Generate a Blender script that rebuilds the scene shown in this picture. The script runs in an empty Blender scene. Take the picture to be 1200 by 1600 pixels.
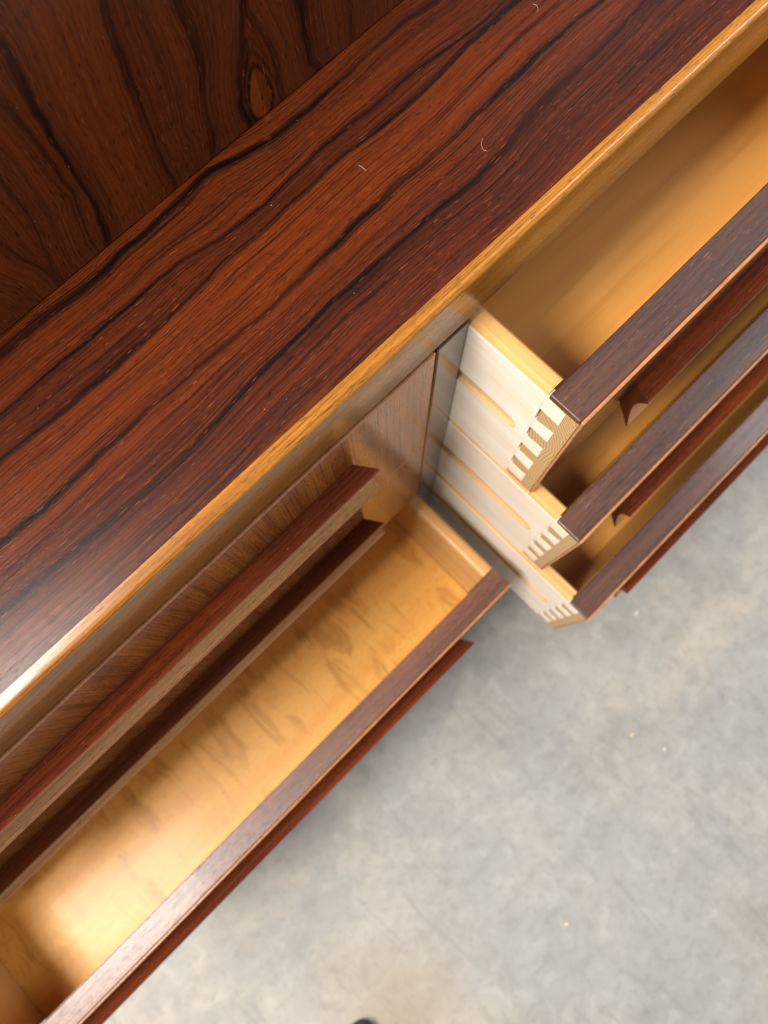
import bpy, bmesh, math, random
import numpy as np
from mathutils import Matrix, Vector

S = bpy.context.scene
COL = S.collection
ZF = 0.74            # height of the cabinet top above the floor (m)

# ------------------------------------------------------------------ camera
RM = np.array([[0.7126961044, -0.7013193872, -0.0146758259],
               [-0.6877717515, -0.6945079726, -0.2112550443],
               [0.1379647801, 0.1606542656, -0.9773207899]])   # rows: right, down, forward
CP = np.array([-0.1438191872, -0.0930582090, 0.2869916636])    # relative to the cabinet top
FPX = 1136.16                                                   # focal length in photo pixels (1200 wide)
cam_d = bpy.data.cameras.new('camera')
cam = bpy.data.objects.new('camera', cam_d); COL.objects.link(cam)
M = Matrix.Identity(4)
for i in range(3):
    M[i][0] = RM[0][i]; M[i][1] = -RM[1][i]; M[i][2] = -RM[2][i]
    M[i][3] = CP[i] + (ZF if i == 2 else 0)
cam.matrix_world = M
cam_d.sensor_fit = 'HORIZONTAL'; cam_d.sensor_width = 36.0
cam_d.lens = FPX / 1200 * 36.0
cam_d.clip_start = 0.01; cam_d.clip_end = 60
cam_d.dof.use_dof = True; cam_d.dof.focus_distance = 0.325
cam_d.dof.aperture_fstop = cam_d.lens / 2.6
S.camera = cam

# ------------------------------------------------------------------ light
W = bpy.data.worlds.new('World'); S.world = W; W.use_nodes = True
bg = W.node_tree.nodes['Background']
bg.inputs['Color'].default_value = (0.97, 0.97, 1.0, 1); bg.inputs['Strength'].default_value = 0.36

def area(name, loc, target, size, sizey, power, color):
    d = bpy.data.lights.new(name, 'AREA'); d.shape = 'RECTANGLE'; d.size = size; d.size_y = sizey
    d.energy = power; d.color = color
    o = bpy.data.objects.new(name, d); COL.objects.link(o)
    o.location = loc
    o.rotation_euler = (Vector(target) - Vector(loc)).to_track_quat('-Z', 'Y').to_euler()
    return o
area('ceiling_lamp_key', (-1.50, 0.16, ZF + 2.0), (-0.25, -0.05, ZF - 0.2), 0.6, 0.6, 104, (1.0, 0.94, 0.86))
area('ceiling_lamp_back', (-1.08, 0.74, ZF + 2.0), (-0.25, 0.0, ZF), 0.5, 0.5, 34, (1.0, 0.93, 0.84))
area('ceiling_lamp_far', (2.2, -0.7, ZF + 1.9), (0.1, -0.1, ZF - 0.2), 0.5, 1.6, 30, (0.95, 0.97, 1.0))

S.view_settings.view_transform = 'Standard'; S.view_settings.look = 'None'
S.view_settings.exposure = 0.0; S.view_settings.gamma = 1.0
S.view_settings.use_curve_mapping = False
S.render.resolution_x = 768; S.render.resolution_y = 1024
S.cycles.max_bounces = 8

# ------------------------------------------------------------------ pixel helpers
def ray(u, v): return RM.T @ np.array([(u - 600) / FPX, (v - 800) / FPX, 1.0])
def onz(u, v, z):
    d = ray(u, v); return CP + d * (z - CP[2]) / d[2]
def ony(u, v, y):
    d = ray(u, v); return CP + d * (y - CP[1]) / d[1]

# ------------------------------------------------------------------ material kit
class NT:
    def __init__(s, name):
        s.m = bpy.data.materials.new(name); s.m.use_nodes = True
        s.t = s.m.node_tree; s.t.nodes.clear()
        s.out = s.t.nodes.new('ShaderNodeOutputMaterial')
        s.b = s.t.nodes.new('ShaderNodeBsdfPrincipled')
        s.t.links.new(s.b.outputs[0], s.out.inputs['Surface'])
    def put(s, sock, v):
        if hasattr(v, 'is_output') or isinstance(v, bpy.types.NodeSocket): s.t.links.new(v, sock)
        elif v is not None: sock.default_value = v
    def attr(s, n, vec=False):
        a = s.t.nodes.new('ShaderNodeAttribute'); a.attribute_name = n
        return a.outputs['Vector'] if vec else a.outputs['Fac']
    def scale(s, v, xyz, off=(0, 0, 0)):
        n = s.t.nodes.new('ShaderNodeVectorMath'); n.operation = 'MULTIPLY_ADD'
        s.put(n.inputs[0], v); n.inputs[1].default_value = xyz; n.inputs[2].default_value = off
        return n.outputs[0]
    def noise(s, v, detail=3, rough=0.55, dist=0.0):
        n = s.t.nodes.new('ShaderNodeTexNoise'); n.inputs['Scale'].default_value = 1.0
        s.put(n.inputs['Vector'], v); n.inputs['Detail'].default_value = detail
        n.inputs['Roughness'].default_value = rough; n.inputs['Distortion'].default_value = dist
        return n.outputs['Fac']
    def math(s, op, a, b=None, c=None, clamp=False):
        n = s.t.nodes.new('ShaderNodeMath'); n.operation = op; n.use_clamp = clamp
        s.put(n.inputs[0], a)
        if b is not None: s.put(n.inputs[1], b)
        if c is not None: s.put(n.inputs[2], c)
        return n.outputs[0]
    def ramp(s, f, lo, hi, a=0.0, b=1.0):
        n = s.t.nodes.new('ShaderNodeMapRange'); n.interpolation_type = 'SMOOTHSTEP'
        s.put(n.inputs[0], f); n.inputs[1].default_value = lo; n.inputs[2].default_value = hi
        n.inputs[3].default_value = a; n.inputs[4].default_value = b
        return n.outputs[0]
    def mix(s, f, a, b, mode='MIX'):
        n = s.t.nodes.new('ShaderNodeMix'); n.data_type = 'RGBA'; n.blend_type = mode
        s.put(n.inputs['Factor'], f)
        for k, v in (('A', a), ('B', b)):
            sk = [q for q in n.inputs if q.name == k and q.type == 'RGBA'][0]
            s.put(sk, (v[0], v[1], v[2], 1) if isinstance(v, tuple) else v)
        return [q for q in n.outputs if q.type == 'RGBA'][0]
    def bump(s, h, strength, dist):
        n = s.t.nodes.new('ShaderNodeBump'); n.inputs['Strength'].default_value = strength
        n.inputs['Distance'].default_value = dist; s.put(n.inputs['Height'], h)
        s.t.links.new(n.outputs[0], s.b.inputs['Normal']); return n
    def set(s, **k):
        for a, v in k.items(): s.put(s.b.inputs[a.replace('_', ' ')], v)

def rosewood(name, light, red, dark, streak=0.55, lines=0.5, rough=0.22, coat=0.35, figure=4.0, lightpore=0.5,
             use_attr=False, spec=0.5, dust=True, porebump=0.2, lines2=0.8):
    n = NT(name); g = n.attr('grain', True)
    warp = n.noise(n.scale(g, (9, 26, 26)), 2)
    n2 = n.t.nodes.new('ShaderNodeCombineXYZ')
    wv = n.math('MULTIPLY_ADD', warp, 0.0026, -0.0013)
    n.put(n2.inputs[1], wv); n.put(n2.inputs[2], wv)
    add = n.t.nodes.new('ShaderNodeVectorMath'); add.operation = 'ADD'
    n.put(add.inputs[0], g); n.put(add.inputs[1], n2.outputs[0]); gw = add.outputs[0]
    big = n.noise(n.scale(gw, (figure, 70, 70)), 3)
    fine = n.noise(n.scale(gw, (9, 1250, 1250), (3, 1, 7)), 4, 0.7)
    mid = n.noise(n.scale(gw, (5.0, 190, 190), (11, 4, 2)), 4, 0.6, 0.4)
    pore = n.noise(n.scale(g, (170, 2300, 2300), (5, 5, 1)), 1, 0.5)
    pore2 = n.noise(n.scale(g, (120, 1900, 1900), (1, 9, 4)), 1, 0.5)
    if use_attr:
        mar = n.attr('maroon'); f0 = n.math('MULTIPLY_ADD', n.math('SUBTRACT', big, 0.5), 1.5, mar, clamp=True)
    else:
        f0 = n.ramp(big, 0.36, 0.64)
    col = n.mix(f0, light, red)
    fine2 = n.noise(n.scale(gw, (4.5, 520, 520), (6, 2, 9)), 5, 0.72)
    col = n.mix(n.math('MULTIPLY', n.ramp(fine2, 0.50, 0.70), lines * lines2), col, dark)
    col = n.mix(n.math('MULTIPLY', n.ramp(fine, 0.50, 0.64), lines), col, dark)
    col = n.mix(n.math('MULTIPLY', n.ramp(fine, 0.50, 0.34), 0.30), col, tuple(min(1, c * 1.7) for c in light))
    st = n.ramp(mid, 0.56, 0.69)
    col = n.mix(n.math('MULTIPLY', st, streak), col, dark)
    if use_attr:
        dk = n.attr('dark')
        dk2 = n.math('ADD', dk, n.math('MULTIPLY', n.math('MULTIPLY', n.math('SUBTRACT', fine, 0.5), 1.6), dk), clamp=True)
        col = n.mix(dk2, col, dark)
        kn = n.attr('knot'); col = n.mix(kn, col, (light[0] * 1.5, light[1] * 1.6, light[2] * 1.2))
    pm = n.ramp(pore, 0.60, 0.69)
    col = n.mix(n.math('MULTIPLY', pm, 0.75), col, tuple(c * 0.5 for c in dark))
    lp = n.math('MULTIPLY', n.ramp(pore2, 0.675, 0.75), lightpore)
    col = n.mix(lp, col, (light[0] * 2.3 + .03, light[1] * 2.4 + .03, light[2] * 2.5 + .02))
    if dust:
        tc = n.t.nodes.new('ShaderNodeNewGeometry').outputs['Position']
        vo = n.t.nodes.new('ShaderNodeTexVoronoi'); vo.inputs['Scale'].default_value = 95
        n.put(vo.inputs['Vector'], tc); vo.inputs['Randomness'].default_value = 1
        spk = n.math('LESS_THAN', vo.outputs['Distance'], 0.024)
        sel = n.math('GREATER_THAN', n.noise(n.scale(tc, (140, 140, 140)), 0), 0.50)
        col = n.mix(n.math('MULTIPLY', n.math('MULTIPLY', spk, sel), 0.45), col, (0.62, 0.52, 0.45))
    h = n.math('ADD', n.math('MULTIPLY', pm, -1.0), n.math('MULTIPLY', fine, 0.5))
    n.bump(h, porebump, 0.00025)
    n.set(Base_Color=col, Roughness=n.math('MULTIPLY_ADD', fine, 0.12, rough - 0.06), Coat_Weight=coat, Coat_Roughness=0.12, Specular_IOR_Level=spec)
    return n.m

def palewood(name, a, b, line, rough=0.4, coat=0.0, linef=0.35, sx=7, sy=420, figure=0.0, figcol=None, spec=0.4):
    n = NT(name); g = n.attr('grain', True)
    big = n.noise(n.scale(g, (sx * 0.5, 45, 45)), 3)
    fine = n.noise(n.scale(g, (sx * 2, sy, sy)), 4, 0.6, 0.2)
    vf = n.noise(n.scale(g, (90, 2600, 2600)), 2)
    col = n.mix(n.ramp(big, 0.35, 0.66), a, b)
    col = n.mix(n.math('MULTIPLY', n.ramp(fine, 0.50, 0.70), linef), col, line)
    col = n.mix(n.math('MULTIPLY', n.ramp(vf, 0.60, 0.75), 0.35), col, line)
    if figure:
        ax = n.noise(n.scale(g, (55, 15, 15), (2, 3, 4)), 5, 0.62, 1.0)
        blot = n.noise(n.scale(g, (9, 12, 12), (8, 3, 1)), 3, 0.55)
        col = n.mix(n.math('MULTIPLY', n.math('MULTIPLY', n.ramp(ax, 0.50, 0.66), n.ramp(blot, 0.32, 0.55)), figure), col, figcol)
        curl = n.noise(n.scale(g, (140, 330, 330)), 3, 0.6)
        col = n.mix(n.math('MULTIPLY', n.ramp(curl, 0.5, 0.68), figure * 0.35), col, figcol)
    n.bump(n.math('ADD', fine, vf), 0.12, 0.0002)
    n.set(Base_Color=col, Roughness=rough, Coat_Weight=coat, Coat_Roughness=0.15, Specular_IOR_Level=spec)
    return n.m

MAT = {}
MAT['top'] = rosewood('rosewood_top_veneer', (0.138, 0.0235, 0.0034), (0.066, 0.0122, 0.0050), (0.0030, 0.0019, 0.0016), use_attr=True, streak=0.40, lines=0.7, rough=0.31, coat=0.0, spec=0.34, lines2=0.85, lightpore=0.6)
MAT['panel'] = rosewood('rosewood_upright_veneer', (0.190, 0.040, 0.0070), (0.105, 0.022, 0.0060), (0.0042, 0.0026, 0.0022), use_attr=True, streak=0.12, lines=0.32, rough=0.3, coat=0.0, spec=0.35)
MAT['face'] = rosewood('rosewood_front_veneer', (0.400, 0.135, 0.0280), (0.270, 0.080, 0.0170), (0.020, 0.009, 0.005), streak=0.25, lines=0.5, lines2=0.3, rough=0.24, coat=0.25, spec=0.35, figure=9, lightpore=0.15)
MAT['lip'] = rosewood('rosewood_drawer_edge', (0.110, 0.045, 0.028), (0.062, 0.028, 0.022), (0.016, 0.009, 0.008), streak=0.4, lines=0.45, rough=0.34, coat=0.15, lightpore=0.75)
MAT['lipwarm'] = rosewood('rosewood_wide_drawer_edge', (0.190, 0.075, 0.040), (0.115, 0.046, 0.029), (0.022, 0.011, 0.009), streak=0.35, lines=0.4, rough=0.36, coat=0.1, lightpore=0.4)
MAT['arris'] = rosewood('rosewood_edge_band', (0.560, 0.240, 0.090), (0.430, 0.170, 0.065), (0.12, 0.050, 0.022), streak=0.15, lines=0.2, rough=0.3, lightpore=0.0, dust=False, porebump=0.0)
MAT['handle'] = rosewood('rosewood_handle', (0.160, 0.030, 0.0075), (0.095, 0.019, 0.0065), (0.012, 0.005, 0.004), streak=0.35, lines=0.55, rough=0.26, coat=0.3, lightpore=0.35)
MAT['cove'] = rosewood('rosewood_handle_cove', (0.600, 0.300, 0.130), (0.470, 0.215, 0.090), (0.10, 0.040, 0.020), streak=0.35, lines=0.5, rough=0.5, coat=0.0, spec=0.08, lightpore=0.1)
MAT['stile'] = rosewood('rosewood_divider', (0.100, 0.050, 0.032), (0.070, 0.036, 0.026), (0.016, 0.010, 0.008), streak=0.3, lines=0.5, rough=0.22, coat=0.5, lightpore=0.1)
MAT['carcass'] = rosewood('rosewood_carcass', (0.130, 0.040, 0.0130), (0.085, 0.026, 0.0110), (0.012, 0.007, 0.005), streak=0.4, lines=0.4, rough=0.3, dust=False)
MAT['lipping'] = rosewood('golden_sapwood_lipping', (0.430, 0.165, 0.016), (0.330, 0.115, 0.010), (0.100, 0.034, 0.005), streak=0.5, lines=0.6, rough=0.27, coat=0.25, figure=3, lightpore=0.1, dust=False)
MAT['pale'] = palewood('raw_pine', (0.880, 0.800, 0.690), (0.830, 0.730, 0.600), (0.66, 0.50, 0.34), rough=0.55, linef=0.32)
MAT['gold'] = palewood('lacquered_birch_edge', (0.700, 0.400, 0.150), (0.640, 0.330, 0.100), (0.48, 0.21, 0.045), rough=0.34, coat=0.35, linef=0.25)
MAT['birch'] = palewood('birch_plain_bottom', (0.800, 0.400, 0.095), (0.740, 0.335, 0.070), (0.60, 0.25, 0.045), rough=0.45, coat=0.05, linef=0.42, sx=4, sy=110)
MAT['flame'] = palewood('birch_figured_bottom', (0.800, 0.425, 0.085), (0.750, 0.355, 0.060), (0.58, 0.27, 0.045), rough=0.44, coat=0.06, linef=0.12, sx=5, sy=200, figure=0.9, figcol=(0.52, 0.225, 0.033))
MAT['groove'] = palewood('worn_runner_groove', (0.740, 0.500, 0.265), (0.660, 0.410, 0.185), (0.52, 0.28, 0.10), rough=0.5, coat=0.0)

def endgrain():
    n = NT('pine_end_grain'); g = n.attr('grain', True)    # grain = (x, out, up)
    c = n.t.nodes.new('ShaderNodeTexNoise'); c.inputs['Scale'].default_value = 45; c.inputs['Detail'].default_value = 2
    n.put(c.inputs['Vector'], g)
    sep = n.t.nodes.new('ShaderNodeSeparateXYZ'); n.put(sep.inputs[0], g)
    # two boards with pith at different places
    def rings(cy, cz):
        dy = n.math('SUBTRACT', sep.outputs[1], cy); dz = n.math('SUBTRACT', sep.outputs[2], cz)
        r = n.math('SQRT', n.math('ADD', n.math('MULTIPLY', dy, dy), n.math('MULTIPLY', dz, dz)))
        r = n.math('ADD', r, n.math('MULTIPLY', c.outputs['Fac'], 0.009))
        fr = n.math('FRACT', n.math('MULTIPLY', r, 470.0))
        return n.math('POWER', fr, 1.6)
    sw = n.math('GREATER_THAN', sep.outputs[2], -0.078)
    a = rings(0.012, -0.118); b = rings(0.040, -0.062)
    rg = n.t.nodes.new('ShaderNodeMix'); rg.data_type = 'FLOAT'
    n.put(rg.inputs[0], sw); n.put(rg.inputs[2], a); n.put(rg.inputs[3], b)
    col = n.mix(rg.outputs[0], (0.62, 0.40, 0.19), (0.22, 0.10, 0.032))
    col = n.mix(n.math('MULTIPLY', n.noise(n.scale(g, (900, 900, 900)), 2), 0.3), col, (0.75, 0.55, 0.33))
    n.set(Base_Color=col, Roughness=0.55)
    return n.m
MAT['end'] = endgrain()

def concrete():
    n = NT('worn_concrete')
    p = n.t.nodes.new('ShaderNodeNewGeometry').outputs['Position']
    a = n.noise(n.scale(p, (7, 7, 7)), 5, 0.6, 0.3)
    b = n.noise(n.scale(p, (38, 38, 38)), 5, 0.62, 0.5)
    c = n.noise(n.scale(p, (3.1, 3.1, 3.1), (4, 2, 1)), 2)
    d = n.noise(n.scale(p, (30, 5, 5), (1, 7, 1)), 4, 0.6, 1.2)
    col = n.mix(n.ramp(a, 0.33, 0.68), (0.290, 0.285, 0.270), (0.435, 0.400, 0.348))
    col = n.mix(n.ramp(c, 0.42, 0.60, 0, 0.70), col, (0.335, 0.342, 0.338))
    e = n.noise(n.scale(p, (85, 85, 85), (3, 3, 3)), 4, 0.6)
    col = n.mix(n.ramp(b, 0.48, 0.70, 0, 0.30), col, (0.20, 0.197, 0.185))
    col = n.mix(n.ramp(b, 0.47, 0.34, 0, 0.20), col, (0.55, 0.54, 0.50))
    col = n.mix(n.ramp(e, 0.50, 0.72, 0, 0.30), col, (0.19, 0.185, 0.172))
    col = n.mix(n.ramp(d, 0.58, 0.70, 0, 0.30), col, (0.18, 0.18, 0.17))
    # brown tint by the shoe: the wearer's shadow painted into the concrete colour
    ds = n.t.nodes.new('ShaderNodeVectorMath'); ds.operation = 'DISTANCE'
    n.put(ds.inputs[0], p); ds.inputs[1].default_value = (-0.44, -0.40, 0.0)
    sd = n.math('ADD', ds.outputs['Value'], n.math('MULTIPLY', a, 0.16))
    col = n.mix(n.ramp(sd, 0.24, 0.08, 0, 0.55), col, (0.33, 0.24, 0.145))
    n.bump(b, 0.15, 0.002)
    n.set(Base_Color=col, Roughness=n.ramp(a, 0.3, 0.7, 0.42, 0.6), Specular_IOR_Level=0.35)
    return n.m
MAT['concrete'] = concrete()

def simple(name, col, rough, sc=60, var=0.25):
    n = NT(name); p = n.t.nodes.new('ShaderNodeTexCoord').outputs['Object']
    f = n.noise(n.scale(p, (sc, sc, sc)), 4, 0.6)
    n.set(Base_Color=n.mix(f, tuple(c * (1 - var) for c in col), tuple(min(1, c * (1 + var)) for c in col)), Roughness=rough)
    n.bump(f, 0.2, 0.0006); return n.m
MAT['rubber'] = simple('dark_rubber', (0.045, 0.038, 0.030), 0.6)
MAT['suede'] = simple('grey_suede', (0.30, 0.255, 0.215), 0.85, 200)
MAT['lint'] = simple('pale_lint', (0.72, 0.68, 0.62), 0.9)
MAT['chip'] = simple('wood_shaving', (0.75, 0.58, 0.34), 0.8)

# ------------------------------------------------------------------ mesh kit
rnd = random.Random(4)
def finish(name, bm, mats, parent=None, axis='x', matf=None, smooth=False, off=None, bev=None):
    """bmesh in (x, y, z above the cabinet top); links it as one mesh object with a 'grain' attribute"""
    bmesh.ops.recalc_face_normals(bm, faces=bm.faces)
    if matf:
        for f in bm.faces: f.material_index = matf(f.normal, f.calc_center_median())
    for f in bm.faces: f.smooth = smooth
    me = bpy.data.meshes.new(name); bm.to_mesh(me); bm.free()
    return link(name, me, mats, parent, axis, off)
def link(name, me, mats, parent, axis='x', off=None, grain=None):
    co = np.zeros(len(me.vertices) * 3, np.float32); me.vertices.foreach_get('co', co); co = co.reshape(-1, 3)
    if grain is None:
        o = off if off is not None else (rnd.uniform(-3, 3), rnd.uniform(-3, 3), rnd.uniform(-3, 3))
        ordr = {'x': (0, 1, 2), 'y': (1, 0, 2), 'z': (2, 0, 1), 'e': (0, 1, 2)}[axis]
        grain = co[:, ordr] + np.array(o, np.float32)
    at = me.attributes.new('grain', 'FLOAT_VECTOR', 'POINT'); at.data.foreach_set('vector', grain.astype(np.float32).ravel())
    co[:, 2] += ZF; me.vertices.foreach_set('co', co.ravel()); me.update()
    for m in (mats if isinstance(mats, (list, tuple)) else [mats]): me.materials.append(MAT[m])
    ob = bpy.data.objects.new(name, me); COL.objects.link(ob)
    if parent is not None: ob.parent = parent
    return ob
def box(bm, x0, x1, y0, y1, z0, z1, bevel=0.0, seg=2, only=None):
    vs = [bm.verts.new((x, y, z)) for x in (x0, x1) for y in (y0, y1) for z in (z0, z1)]
    F = [bm.faces.new([vs[i] for i in q]) for q in ((0, 1, 3, 2), (4, 6, 7, 5), (0, 4, 5, 1), (2, 3, 7, 6), (0, 2, 6, 4), (1, 5, 7, 3))]
    if bevel:
        es = set(e for f in F for e in f.edges)
        if only: es = [e for e in es if only(e)]
        bmesh.ops.bevel(bm, geom=list(es), offset=bevel, segments=seg, profile=0.5, affect='EDGES', clamp_overlap=True)
def prism(bm, prof, axis0, axis1, f):
    """closed profile (list of 2D points) extruded between two parameters through f(p, t)"""
    a = [bm.verts.new(f(p, axis0)) for p in prof]; b = [bm.verts.new(f(p, axis1)) for p in prof]
    k = len(prof)
    side = [bm.faces.new((a[i], a[(i + 1) % k], b[(i + 1) % k], b[i])) for i in range(k)]
    c1 = bm.faces.new(a[::-1]); c2 = bm.faces.new(b)
    c1.normal_update(); c2.normal_update()
    bmesh.ops.triangulate(bm, faces=[c1, c2])
    return side
def tag(o, label, cat, group=None, kind=None):
    if label: o['label'] = label
    if cat: o['category'] = cat
    if group: o['group'] = group
    if kind: o['kind'] = kind

# ------------------------------------------------------------------ setting: the floor
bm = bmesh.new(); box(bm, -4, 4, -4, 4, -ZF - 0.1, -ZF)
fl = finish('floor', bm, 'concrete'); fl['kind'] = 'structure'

# ------------------------------------------------------------------ the cabinet
CAB = bpy.data.objects.new('rosewood_cabinet', None); COL.objects.link(CAB)
tag(CAB, 'glossy rosewood cabinet with four drawers pulled open above the concrete floor', 'cabinet')
XL, XR = -0.6325, 0.4215          # outer faces
DP = 0.125                        # upright panel plane
BK = 0.42                         # back plane
TS = 0.0388                       # thickness of the top
ST_R, ST_L = 0.0, -0.0223         # divider edges
RB = (0.0, 0.4000); LB = (-0.6115, -0.0223)

# ---- streaks traced on the photograph, put on the surface they lie on
TOPST = [  # far to near: points in photo pixels, half width (m), strength, soft side (+ towards back), soft width
 ([(0,557),(50,512),(90,480),(130,452),(170,415),(190,395),(215,375),(280,315),(330,268),(370,248),(422,218),(475,175),(533,125),(580,79),(635,32),(680,0)], .0024, 1.0, -1, .0030),
 ([(0,648),(90,570),(150,520),(210,470),(245,440),(280,410),(350,368),(415,318),(446,285),(504,230),(562,184),(600,150),(640,115),(700,75),(760,30),(790,0)], .0013, 1.0, -1, .0060),
 ([(0,722),(100,640),(180,572),(250,510),(320,442),(350,408),(410,358),(498,279),(533,246),(591,204),(650,152),(730,70),(800,8),(810,0)], .0014, 1.0, 1, .0060),
 ([(0,850),(46,812),(75,787),(137,729),(220,650),(280,600),(325,560),(380,515),(425,480),(460,445),(500,408),(560,345),(620,290),(650,265),(710,215),(780,145),(820,105),(850,75),(900,33),(942,0)], .0015, 1.0, 1, .0022),
 ([(0,960),(150,830),(300,700),(400,590),(450,540),(520,470),(570,430),(620,385),(670,340),(740,285),(790,235),(840,175),(908,104),(967,46),(1008,0)], .0018, .95, -1, .0085),
]
def nz1(x, seed, f):
    r = np.random.RandomState(seed); ph = r.rand(6) * 6.28; k = f * (1 + np.arange(6) * 0.83); a = 1 / (1 + np.arange(6) * 0.7)
    return sum(a[i] * np.sin(k[i] * x + ph[i]) for i in range(6)) / a.sum()
def ss(a, b, x):
    t = np.clip((x - a) / (b - a), 0, 1); return t * t * (3 - 2 * t)
def grid_mesh(name, us, vs, fpos):
    U, V = np.meshgrid(us, vs, indexing='ij'); P = fpos(U, V).reshape(-1, 3)
    nu, nv = len(us), len(vs); i = np.arange((nu - 1) * (nv - 1)); a = (i // (nv - 1)) * nv + i % (nv - 1)
    q = np.stack([a, a + nv, a + nv + 1, a + 1], 1)
    me = bpy.data.meshes.new(name)
    me.vertices.add(len(P)); me.vertices.foreach_set('co', P.astype(np.float32).ravel())
    me.loops.add(q.size); me.loops.foreach_set('vertex_index', q.astype(np.int32).ravel())
    me.polygons.add(len(q)); me.polygons.foreach_set('loop_start', (np.arange(len(q)) * 4).astype(np.int32))
    me.update(calc_edges=True); me.validate()
    return me, U.ravel(), V.ravel()
def fattr(me, n, v):
    a = me.attributes.new(n, 'FLOAT', 'POINT'); a.data.foreach_set('value', v.astype(np.float32))

LIPW = 0.0068
xs = np.concatenate([np.linspace(XL, -0.36, 40, endpoint=False), np.linspace(-0.36, 0.30, 330, endpoint=False), np.linspace(0.30, XR, 20)])
ys = np.concatenate([np.linspace(LIPW, 0.127, 260), np.linspace(0.135, BK, 6)])
me, X, Y = grid_mesh('top_panel', xs, ys, lambda U, V: np.stack([U, V, 0 * U], -1))
curves = []
for pts, *_ in TOPST:
    w = np.array([onz(u, v, 0.0)[:2] for u, v in pts]); curves.append(w[np.argsort(w[:, 0])])
SX = [np.interp(X, c[:, 0], c[:, 1]) + 0.0006 * nz1(X, 10 + i, 60) for i, c in enumerate(curves)]
ref = [c[:, 1].mean() for c in curves]
V = np.zeros_like(X)
bnd = [np.full_like(X, 0.45)] + SX + [np.full_like(X, -0.02)]; rv = [0.45] + ref + [-0.02]
for i in range(len(bnd) - 1):
    hi, lo = bnd[i], bnd[i + 1]; m = (Y <= hi) & (Y > lo)
    V[m] = (rv[i + 1] + (Y - lo) / (hi - lo) * (rv[i] - rv[i + 1]))[m]
dark = np.zeros_like(X)
for i, (pts, w, s, side, sw) in enumerate(TOPST):
    d = Y - SX[i] + 0.0004 * nz1(X, 70 + i, 260)
    wid = w * (1.0 + 0.75 * nz1(X, 30 + i, 22)).clip(0.25, 3)
    st = s * (0.92 + 0.35 * nz1(X, 50 + i, 17)).clip(0.4, 1.0)
    core = np.exp(-np.abs(d / wid) ** 3)
    t = d * side
    soft = np.where(t > 0, np.exp(-t / sw), 0) * (0.55 if i not in (1, 2) else 0.40)
    dark = np.maximum(dark, st * np.maximum(core, soft))
for k in range(70):                                  # short secondary figure lines
    r = np.random.RandomState(200 + k); v0 = r.uniform(0.008, 0.122); x0 = r.uniform(-0.30, 0.25); L = r.uniform(0.006, 0.06)
    d = V - v0 - 0.0015 * nz1(X, 300 + k, 45) - 0.02 * (X - x0) * r.uniform(-1, 1)
    dark = np.maximum(dark, 0.75 * np.exp(-(d / r.uniform(.00025, .0006)) ** 2) * np.exp(-((X - x0) / L) ** 4))
mar = 0.10 + 0.75 * ss(SX[3] + 0.004, SX[3] - 0.022, Y) + 0.12 * nz1(V * 1.0, 8, 260) + 0.55 * np.where((Y < SX[1]) & (Y > SX[2]), 1, 0)
fattr(me, 'dark', dark.clip(0, 1)); fattr(me, 'maroon', mar.clip(0, 1)); fattr(me, 'knot', 0 * X)
TOP = link('top_panel', me, 'top', CAB, grain=np.stack([X, V, 0 * X], 1))
bm = bmesh.new()                                     # the board under the veneer
box(bm, XL, XR, LIPW, BK, -TS, -0.0008)
finish('board', bm, 'carcass', TOP, 'x')
bm = bmesh.new()                                     # solid golden lipping with a rounded upper arris
def ar(c, r, a0, a1, n): return [(c[0] + r * math.cos(a0 + (a1 - a0) * i / n), c[1] + r * math.sin(a0 + (a1 - a0) * i / n)) for i in range(n + 1)]
prof = [(LIPW, -TS), (LIPW, 0.0)] + ar((0.0032, -0.0032), 0.0032, math.pi / 2, math.pi, 7) + ar((0.0008, -TS + 0.0008), 0.0008, math.pi, 1.5 * math.pi, 2)
prism(bm, prof, XL, XR, lambda p, t: (t, p[0], p[1]))
lo = finish('edge_lipping', bm, 'lipping', TOP, 'x', smooth=True)
lo.data.set_sharp_from_angle(angle=math.radians(35))

# ---- the upright panel at the back of the ledge
PST = [
 ([(0,375),(30,400),(60,415),(85,437)], .0007, .8, .002),
 ([(0,280),(29,315),(52,347),(65,385),(90,433)], .0008, .85, .002),
 ([(0,160),(17,175),(58,222),(90,268),(117,309),(131,347),(140,372)], .0009, .85, .002),
 ([(-60,-20),(0,70),(32,122),(58,175),(87,227),(117,271),(140,306),(157,344),(170,380)], .0020, 1.0, .0045),
 ([(150,-40),(160,0),(172,52),(190,87),(204,131),(222,181),(242,227),(262,268),(273,292)], .0020, 1.0, .0045),
 ([(262,-40),(277,0),(297,41),(312,87),(316,122),(318,155),(328,200),(334,243)], .0034, 1.0, .009),
 ([(381,-40),(379,0),(376,58),(373,117),(377,163),(392,196)], .0019, 1.0, .005),
 ([(384,-40),(386,20),(411,55),(428,87),(438,128),(443,155)], .0016, 1.0, .003),
 ([(465,-40),(469,0),(475,29),(477,58),(484,96),(500,110)], .0032, 1.0, .008),
 ([(543,-40),(545,0),(549,60)], .0007, .85, .002),
]
zs = np.concatenate([np.linspace(0.0010, 0.15, 150, endpoint=False), np.linspace(0.15, 0.27, 16)])
xs = np.concatenate([np.linspace(XL + .002, -0.22, 40, endpoint=False), np.linspace(-0.22, 0.12, 520, endpoint=False), np.linspace(0.12, XR - .002, 40)])
me, X, Zc = grid_mesh('upright_panel', xs, zs, lambda U, V: np.stack([U, 0 * U + DP, V], -1))
curves = []
for pts, *_ in PST:
    w = np.array([ony(u, v, DP)[[2, 0]] for u, v in pts]); curves.append(w[np.argsort(w[:, 0])])
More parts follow.
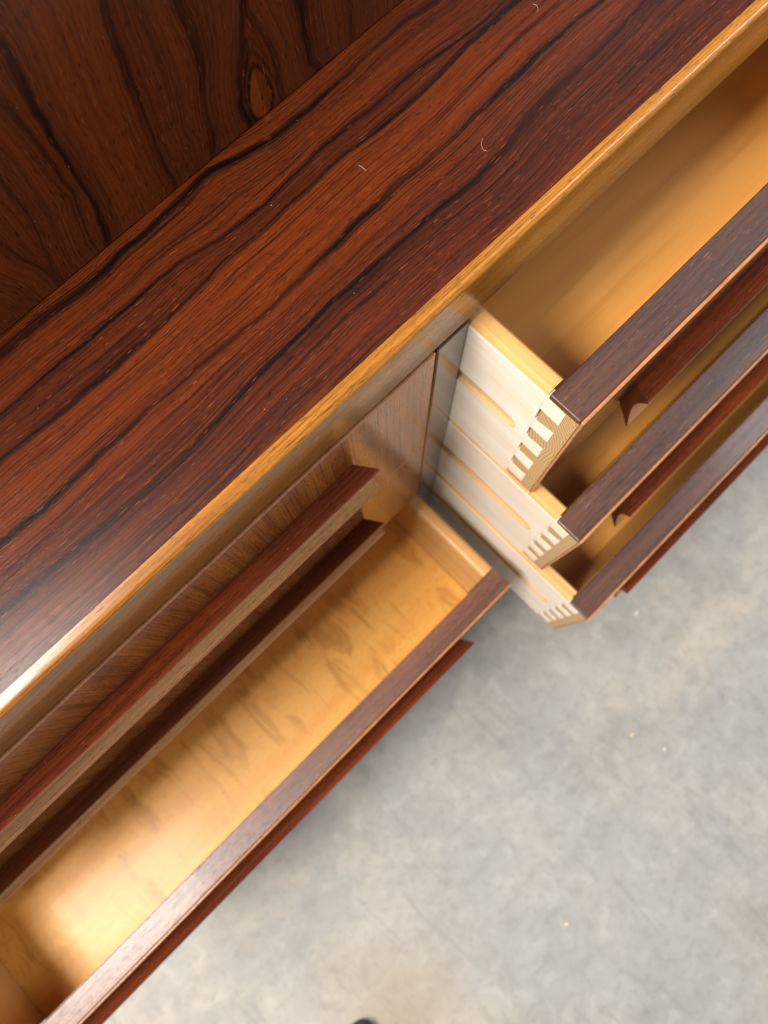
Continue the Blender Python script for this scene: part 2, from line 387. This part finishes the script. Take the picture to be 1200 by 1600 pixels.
PX = [np.interp(Zc, c[:, 0], c[:, 1]) + 0.0007 * nz1(Zc, 110 + i, 150) for i, c in enumerate(curves)]
for i in range(1, len(PX)): PX[i] = np.maximum(PX[i], PX[i - 1] + 0.0012)
ref = [p.mean() for p in PX]
for i in range(1, len(ref)): ref[i] = max(ref[i], ref[i - 1] + 0.003)
U_ = np.zeros_like(X)
bnd = [np.full_like(X, -0.9)] + PX + [np.full_like(X, 0.6)]; rv = [-0.9] + ref + [0.6]
for i in range(len(bnd) - 1):
    a, b = bnd[i], bnd[i + 1]; m = (X >= a) & (X < b)
    U_[m] = (rv[i] + (X - a) / (b - a) * (rv[i + 1] - rv[i]))[m]
dark = np.zeros_like(X)
for i, (pts, w, s, sw) in enumerate(PST):
    d = X - PX[i] + 0.0004 * nz1(Zc, 170 + i, 420)
    wid = w * (1 + 0.6 * nz1(Zc, 130 + i, 45)).clip(.3, 3)
    st = s * (0.8 + 0.35 * nz1(Zc, 150 + i, 30)).clip(.35, 1)
    dark = np.maximum(dark, st * np.maximum(np.exp(-np.abs(d / wid) ** 3), 0.55 * np.exp(-np.abs(d) / sw)))
kc = ony(406, 146, DP); e1 = ony(424, 140, DP); e2 = ony(401, 112, DP)
ka = abs(e1[0] - kc[0]) * 0.95; kb = abs(e2[2] - kc[2]) * 1.25
kr = np.sqrt(((X - kc[0]) / (ka * (1 - 0.30 * ((Zc - kc[2]) / kb).clip(-1, 2)).clip(.3, 2))) ** 2 + ((Zc - kc[2]) / kb) ** 2)
for r0, w0, s0 in ((1.05, .13, .95), (1.55, .16, .75), (2.05, .15, .6), (2.5, .15, .4)):
    dark = np.maximum(dark, s0 * np.exp(-((kr - r0) / w0) ** 2) * (kr < 3) * (X > PX[6]) * (X < PX[7] + .001))
knot = ss(1.0, 0.8, kr) * np.where(X < kc[0] + 0.0006 + 0.1 * (kc[2] - Zc), 0.75, 0.18)
dark = np.where(kr < 0.85, 0.08, dark)
for k in range(22):
    r = np.random.RandomState(400 + k); v0 = r.uniform(-0.2, 0.08); z0 = r.uniform(0, 0.1); L = r.uniform(0.01, 0.04)
    d = U_ - v0 - 0.002 * nz1(Zc, 500 + k, 80)
    dark = np.maximum(dark, 0.6 * np.exp(-(d / r.uniform(.0003, .0007)) ** 2) * np.exp(-((Zc - z0) / L) ** 4))
mar = 0.42 + 0.35 * nz1(U_, 18, 70)
fattr(me, 'dark', dark.clip(0, 1)); fattr(me, 'maroon', mar.clip(0, 1)); fattr(me, 'knot', knot)
PAN = link('upright_panel', me, 'panel', CAB, grain=np.stack([Zc, U_, 0 * X], 1))
bm = bmesh.new(); box(bm, XL + .002, XR - .002, DP + 0.0008, BK - 0.01, 0.0010, 0.27)
finish('upper_case', bm, 'carcass', PAN, 'z')

# ---- carcass
bm = bmesh.new(); box(bm, ST_L + .0006, ST_R - .0004, 0.0, BK - .02, -0.50, -0.0432, 0.0008, 1)
finish('divider', bm, 'stile', CAB, 'z')
for a, b in ((XL, LB[0] - .0008), (RB[1] + .0008, XR)):
    bm = bmesh.new(); box(bm, a, b, 0.0, BK - .02, -0.50, -TS - .0006, 0.001, 1); finish('side_board', bm, 'carcass', CAB, 'z')
bm = bmesh.new(); box(bm, XL + .001, XR - .001, BK - .02 + .0005, BK - .008, -0.50, -TS - .0006); finish('back_board', bm, 'carcass', CAB, 'z')
bm = bmesh.new(); box(bm, XL + .001, XR - .001, 0.004, BK - .022, -0.522, -0.5006); finish('base_board', bm, 'carcass', CAB, 'x')
bm = bmesh.new(); box(bm, XL + .02, XR - .02, 0.024, 0.040, -0.0440, -TS - .0006); finish('top_rail', bm, 'carcass', CAB, 'x')
for lx in (XL + 0.06, XR - 0.06):
    for ly in (0.06, BK - 0.08):
        bm = bmesh.new()
        prev = None
        for k in range(7):
            t = k / 6; r = 0.019 - 0.007 * t; z = -0.522 - t * (ZF - 0.522)
            ringv = [bm.verts.new((lx + r * math.cos(a * math.pi / 8), ly + r * math.sin(a * math.pi / 8), z)) for a in range(16)]
            if prev:
                for a in range(16): bm.faces.new((prev[a], prev[(a + 1) % 16], ringv[(a + 1) % 16], ringv[a]))
            else: bm.faces.new(ringv)
            prev = ringv
        bm.faces.new(prev[::-1]); finish('leg', bm, 'carcass', CAB, 'z', smooth=True)

# ---- drawers
SIDE = 0.0129
TAILS_S = [(-.0040, -.0198), (-.0366, -.0478), (-.0632, -.0757), (-.0902, -.1018), (-.1175, -.1312)]
TAILS_E = [(-.0058, -.0208), (-.0336, -.0484), (-.0618, -.0762), (-.0905, -.1045), (-.1172, -.1318)]
HP = [(0, -.0483), (.0139, -.0420)]                        # handle profile, out and up
def drawer(x0, x1, zt, zb, pull, tf, bottom, label, hx, detail):
    """x0..x1 outer width, zt/zb top and bottom, pull = how far the box front stands out of the case"""
    yi = -pull                # inside of the front board
    yf = -(pull + tf)         # face
    yb = yi + 0.36            # back of the box
    h = zt - zb; k = h / 0.1386
    # box: two side boards with a stopped runner groove, and the back
    bm = bmesh.new()
    gz, gh = zt - 0.0640 * k, 0.0072
    GM = 3
    for s in (0, 1):
        xo = x0 if s == 0 else x1; d = 1 if s == 0 else -1
        xa, xb = (xo, xo + d * SIDE)
        lo_, hi_ = min(xa, xb), max(xa, xb)
        box(bm, lo_, hi_, yi + 0.0011, yb, zt - 0.012, zt - 0.0006, 0.0042, 3, lambda e: all(v.co.z > zt - 0.002 for v in e.verts) and abs(e.verts[0].co.x - e.verts[1].co.x) < 1e-6)
        a2, b2 = sorted((xo + d * 0.0032, xo + d * SIDE)); box(bm, a2, b2, yi + 0.0011, yb, zb, zt - 0.0121)
        ge = yi + 0.0085     # groove stops short of the front
        pf = [(yb, zt - 0.0121), (yi + 0.0011, zt - 0.0121), (yi + 0.0011, zb), (yb, zb), (yb, gz - gh)]
        pf += [(ge + gh - gh * math.sin(math.pi * i / 8) , gz - gh * math.cos(math.pi * i / 8)) for i in range(9)]
        pf += [(yb, gz + gh)]
        prism(bm, pf, xo, xo + d * 0.0031, lambda p, t: (t, p[0], p[1]))
    box(bm, x0 + SIDE + .0005, x1 - SIDE - .0005, yb - 0.012, yb, zb + 0.006, zt - 0.004)
    cxm = (x0 + x1) / 2
    def mf(n, c):
        out = (n.x < -0.75 and c.x < x0 + 0.006) or (n.x > 0.75 and c.x > x1 - 0.006)
        if abs(n.x) > .75 and (abs(c.x - x0 - .0032) < 3e-5 or abs(c.x - x1 + .0032) < 3e-5): return 2
        if abs(c.z - gz) < gh + .002 and ((x0 + .0002 < c.x < x0 + 0.0056) or (x1 - 0.0056 < c.x < x1 - .0002)): return 2
        return 0 if out or n.z < -0.7 else 1
    dr = finish('drawer', bm, ['pale', 'gold', 'groove'], CAB, 'y', mf)
    if label: dr['label'] = label
    # pine core of the front with its end grain
    bm = bmesh.new(); box(bm, x0 + .0004, x1 - .0004, yf + 0.0021, yi, zb + .0003, zt - 0.0042)
    finish('front_core', bm, ['end', 'gold'], dr, 'e', lambda n, c: 0 if abs(n.x) > .7 else 1, off=(rnd.uniform(0, .3), -yf * 1.0 * 0 - yi * 1.0 + 0.0 - 0.0, -zt))
    # top lipping and face veneer
    bm = bmesh.new(); box(bm, x0 + .0002, x1 - .0002, yf + 0.0021, yi - .0001, zt - 0.0041, zt + 0.0004, 0.0007, 2)
    finish('top_lipping', bm, 'lip' if detail else 'lipwarm', dr, 'x')
    bm = bmesh.new(); box(bm, x0 + .0002, x1 - .0002, yf, yf + 0.0020, zb, zt + 0.0003, 0.0008, 2)
    finish('face_veneer', bm, ['face', 'arris'], dr, 'z', lambda n, c: 1 if n.z > 0.3 or abs(n.x) > .7 else 0)
    # bottom
    bm = bmesh.new(); box(bm, x0 + SIDE + .0003, x1 - SIDE - .0003, yi + .0003, yb - .0125, zb + 0.004, zb + 0.0085)
    finish('drawer_bottom', bm, bottom, dr, 'x')
    # dovetails
    if detail:
        for s in (0, 1):
            xo = x0 if s == 0 else x1; d = 1 if s == 0 else -1
            for (a, b), (c, e) in zip(TAILS_S, TAILS_E):
                bm = bmesh.new()
                pf = [(yi + 0.0012, zt + a * k), (yi + 0.0012, zt + b * k), (yi - 0.0118, zt + e * k), (yi - 0.0118, zt + c * k)]
                prism(bm, pf, xo, xo + d * 0.006, lambda p, t: (t, p[0], p[1]))
                finish('dovetail', bm, 'pale', dr, 'y')
    # handle: a long pull with a hooked top and a coved front, ends cut flaring outwards
    bm = bmesh.new()
    ha, hb = hx; FL = 0.0080
    n_c = 10
    cove = [(0.0139 - 0.0052 * math.sin(math.pi * i / n_c), -.0434 - (.0802 - .0434 - .0016) * i / n_c) for i in range(n_c + 1)]
    prof = [(-.0002, -.0483), (.0132, -.0420), (.0139, -.0424)] + cove + [(.0139, -.0806), (-.0002, -.0777)]
    def pos(p, t):
        fl = FL * (1 - max(0, p[0]) / 0.0139)
        x = ha + fl if t == 0 else hb - fl
        return (x, yf - p[0], zt + p[1] * (1 if k > .99 else 1))
    prism(bm, prof, 0, 1, pos)
    cz0, cz1 = zt - .0436, zt - .0800
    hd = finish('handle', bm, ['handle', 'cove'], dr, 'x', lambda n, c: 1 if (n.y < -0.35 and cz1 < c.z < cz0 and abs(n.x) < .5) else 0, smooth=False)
    return dr
RX = (RB[0] + .0006, RB[1] - .0006); LX = (LB[0] + .0006, LB[1] - .0006)
HR = (0.0533, 0.3467); HL = (-0.5580, -0.0759)
drawer(*RX, -.0462, -.1848, .0535, .0220, 'birch', 'upper narrow drawer pulled open beside the divider', HR, True)
drawer(*RX, -.1885, -.3225, .1001, .0220, 'birch', 'middle narrow drawer pulled open further than the one above', HR, True)
drawer(*RX, -.3340, -.4732, .1576, .0220, 'birch', 'lowest narrow drawer pulled out furthest', HR, True)
drawer(*LX, -.0446, -.1880, -.0209, .0209, 'birch', 'closed upper wide drawer under the ledge', HL, False)
drawer(*LX, -.1893, -.3330, -.0209, .0209, 'birch', 'closed middle wide drawer', HL, False)
drawer(*LX, -.3379, -.4752, .0924, .0209, 'flame', 'open lowest wide drawer with a figured birch bottom', HL, False)

# ------------------------------------------------------------------ the shoe at the edge of the picture
def shoe():
    toe = np.array([-0.475, -0.369]); dr = np.array([0.703, 0.711]); sd = np.array([dr[1], -dr[0]])
    root = bpy.data.objects.new('shoe', None); COL.objects.link(root)
    tag(root, 'grey suede shoe with a dark rubber toe rim on the concrete floor', 'shoe')
    L = 0.285; N = 26; Kk = 24
    def half(t):      # half width from toe (0) to heel (1)
        w = 0.049 * (math.sin(min(1, t / 0.30) * math.pi / 2) ** 0.62) if t < 0.30 else 0.049 - 0.014 * ss(.3, .62, t) + 0.004 * ss(.62, .85, t)
        if t > 0.86: w *= math.sqrt(max(0, 1 - ((t - 0.86) / 0.14) ** 2))
        return max(w, 0.0015)
    def ring(t, z, w, inset): return [(toe + -dr * (t * L) + sd * (s * w)) for s in (-1, 1)]
    bm = bmesh.new()   # sole: outline extruded
    out = []
    ts = [0.5 - 0.5 * math.cos(math.pi * i / N) for i in range(N + 1)]
    for s in (1, -1):
        for t in (ts if s == 1 else ts[::-1][1:-1]):
            p = toe - dr * (t * L) + sd * (s * half(t)); out.append((p[0], p[1]))
    prism(bm, out, -ZF + 0.0005, -ZF + 0.013, lambda p, z: (p[0], p[1], z))
    finish('sole', bm, 'rubber', root, smooth=False)
    bm = bmesh.new()   # upper: arched cross-sections
    prev = None
    for i in range(N + 1):
        t = 0.012 + 0.976 * ts[i]; w = half(t) - 0.003 * min(1, t / 0.05) - .0005; w = max(w, .001)
        hgt = 0.016 + 0.040 * ss(0, .22, t) + 0.045 * ss(.3, .62, t) - 0.012 * ss(.8, 1, t)
        hgt *= 1 if t < .9 else 0.65 + 0.35 * math.sqrt(max(0, 1 - ((t - .9) / .1) ** 2))
        vv = []
        for j in range(Kk + 1):
            a = math.pi * j / Kk; cx = math.cos(a); cz = math.sin(a)
            cx = math.copysign(abs(cx) ** 0.8, cx); cz = cz ** 0.75 if cz > 0 else 0
            p = toe - dr * (t * L) + sd * (cx * w * (1 - 0.18 * cz * ss(.3, .6, t)))
            zz = -ZF + 0.0128 + hgt * cz
            if t > 0.58 and cz > 0.72: zz -= 0.05 * ss(.58, .66, t) * ss(.72, .95, cz) * (1 - ss(.93, 1, t))   # opening
            vv.append(bm.verts.new((p[0], p[1], zz)))
        if prev:
            for j in range(Kk): bm.faces.new((prev[j], prev[j + 1], vv[j + 1], vv[j]))
        else: bm.faces.new(vv)
        prev = vv
    bm.faces.new(prev[::-1])
    finish('upper', bm, 'suede', root, smooth=True)
shoe()

# ------------------------------------------------------------------ small litter: lint on the ledge, shavings on the floor
def fibre(px, label, r=0.00006):
    pts = [onz(u, v, 0.00025) for u, v in px]
    bm = bmesh.new(); prev = None
    for i, p in enumerate(pts):
        t = pts[min(i + 1, len(pts) - 1)] - pts[max(i - 1, 0)]; t /= np.linalg.norm(t); n = np.array([-t[1], t[0], 0])
        q = [bm.verts.new(tuple(p + n * r)), bm.verts.new(tuple(p - n * r)), bm.verts.new((p[0], p[1], p[2] + r * 1.6))]
        if prev:
            for k in range(3): bm.faces.new((prev[k], prev[(k + 1) % 3], q[(k + 1) % 3], q[k]))
        else: bm.faces.new(q)
        prev = q
    bm.faces.new(prev[::-1]); o = finish('lint_fibre', bm, 'lint'); tag(o, label, 'lint', 'lint fibres lying on the ledge')
fibre([(560,258), (564,260), (568,263), (572,267)], 'short straight pale lint fibre on the orange grain of the ledge')
fibre([(755,216), (752,222), (753,230), (756,235), (761,236)], 'hooked pale lint fibre on the ledge between two black streaks', .00005)
fibre([(833,6), (838,8), (841,13), (840,19)], 'curled pale lint fibre near the far end of the ledge', .00005)
def chip(u, v, s, label, mat):
    p = onz(u, v, -ZF); r = random.Random(u)
    bm = bmesh.new(); k = 6
    a = [bm.verts.new((p[0] + s * (0.6 + .5 * r.random()) * math.cos(i * 6.283 / k), p[1] + 0.6 * s * (0.6 + .5 * r.random()) * math.sin(i * 6.283 / k), -ZF)) for i in range(k)]
    b = [bm.verts.new((q.co.x * 0.8 + p[0] * 0.2, q.co.y * 0.8 + p[1] * 0.2, -ZF + 0.0012 + 0.001 * r.random())) for q in a]
    for i in range(k): bm.faces.new((a[i], a[(i + 1) % k], b[(i + 1) % k], b[i]))
    bm.faces.new(b); bm.faces.new(a[::-1])
    o = finish('wood_chip' if mat == 'chip' else 'plaster_crumb', bm, mat); tag(o, label, 'chip' if mat == 'chip' else 'crumb', 'crumbs on the floor')
chip(987, 1148, .0040, 'tan wood chip on the concrete floor below the narrow drawers', 'chip')
chip(885, 1443, .0042, 'tan wood chip alone on the bluish part of the concrete floor', 'chip')
chip(1038, 1170, .0040, 'white crumb beside a tan wood chip on the floor', 'lint')
chip(994, 958, .0045, 'white crumb on the floor close under the lowest narrow drawer', 'lint')
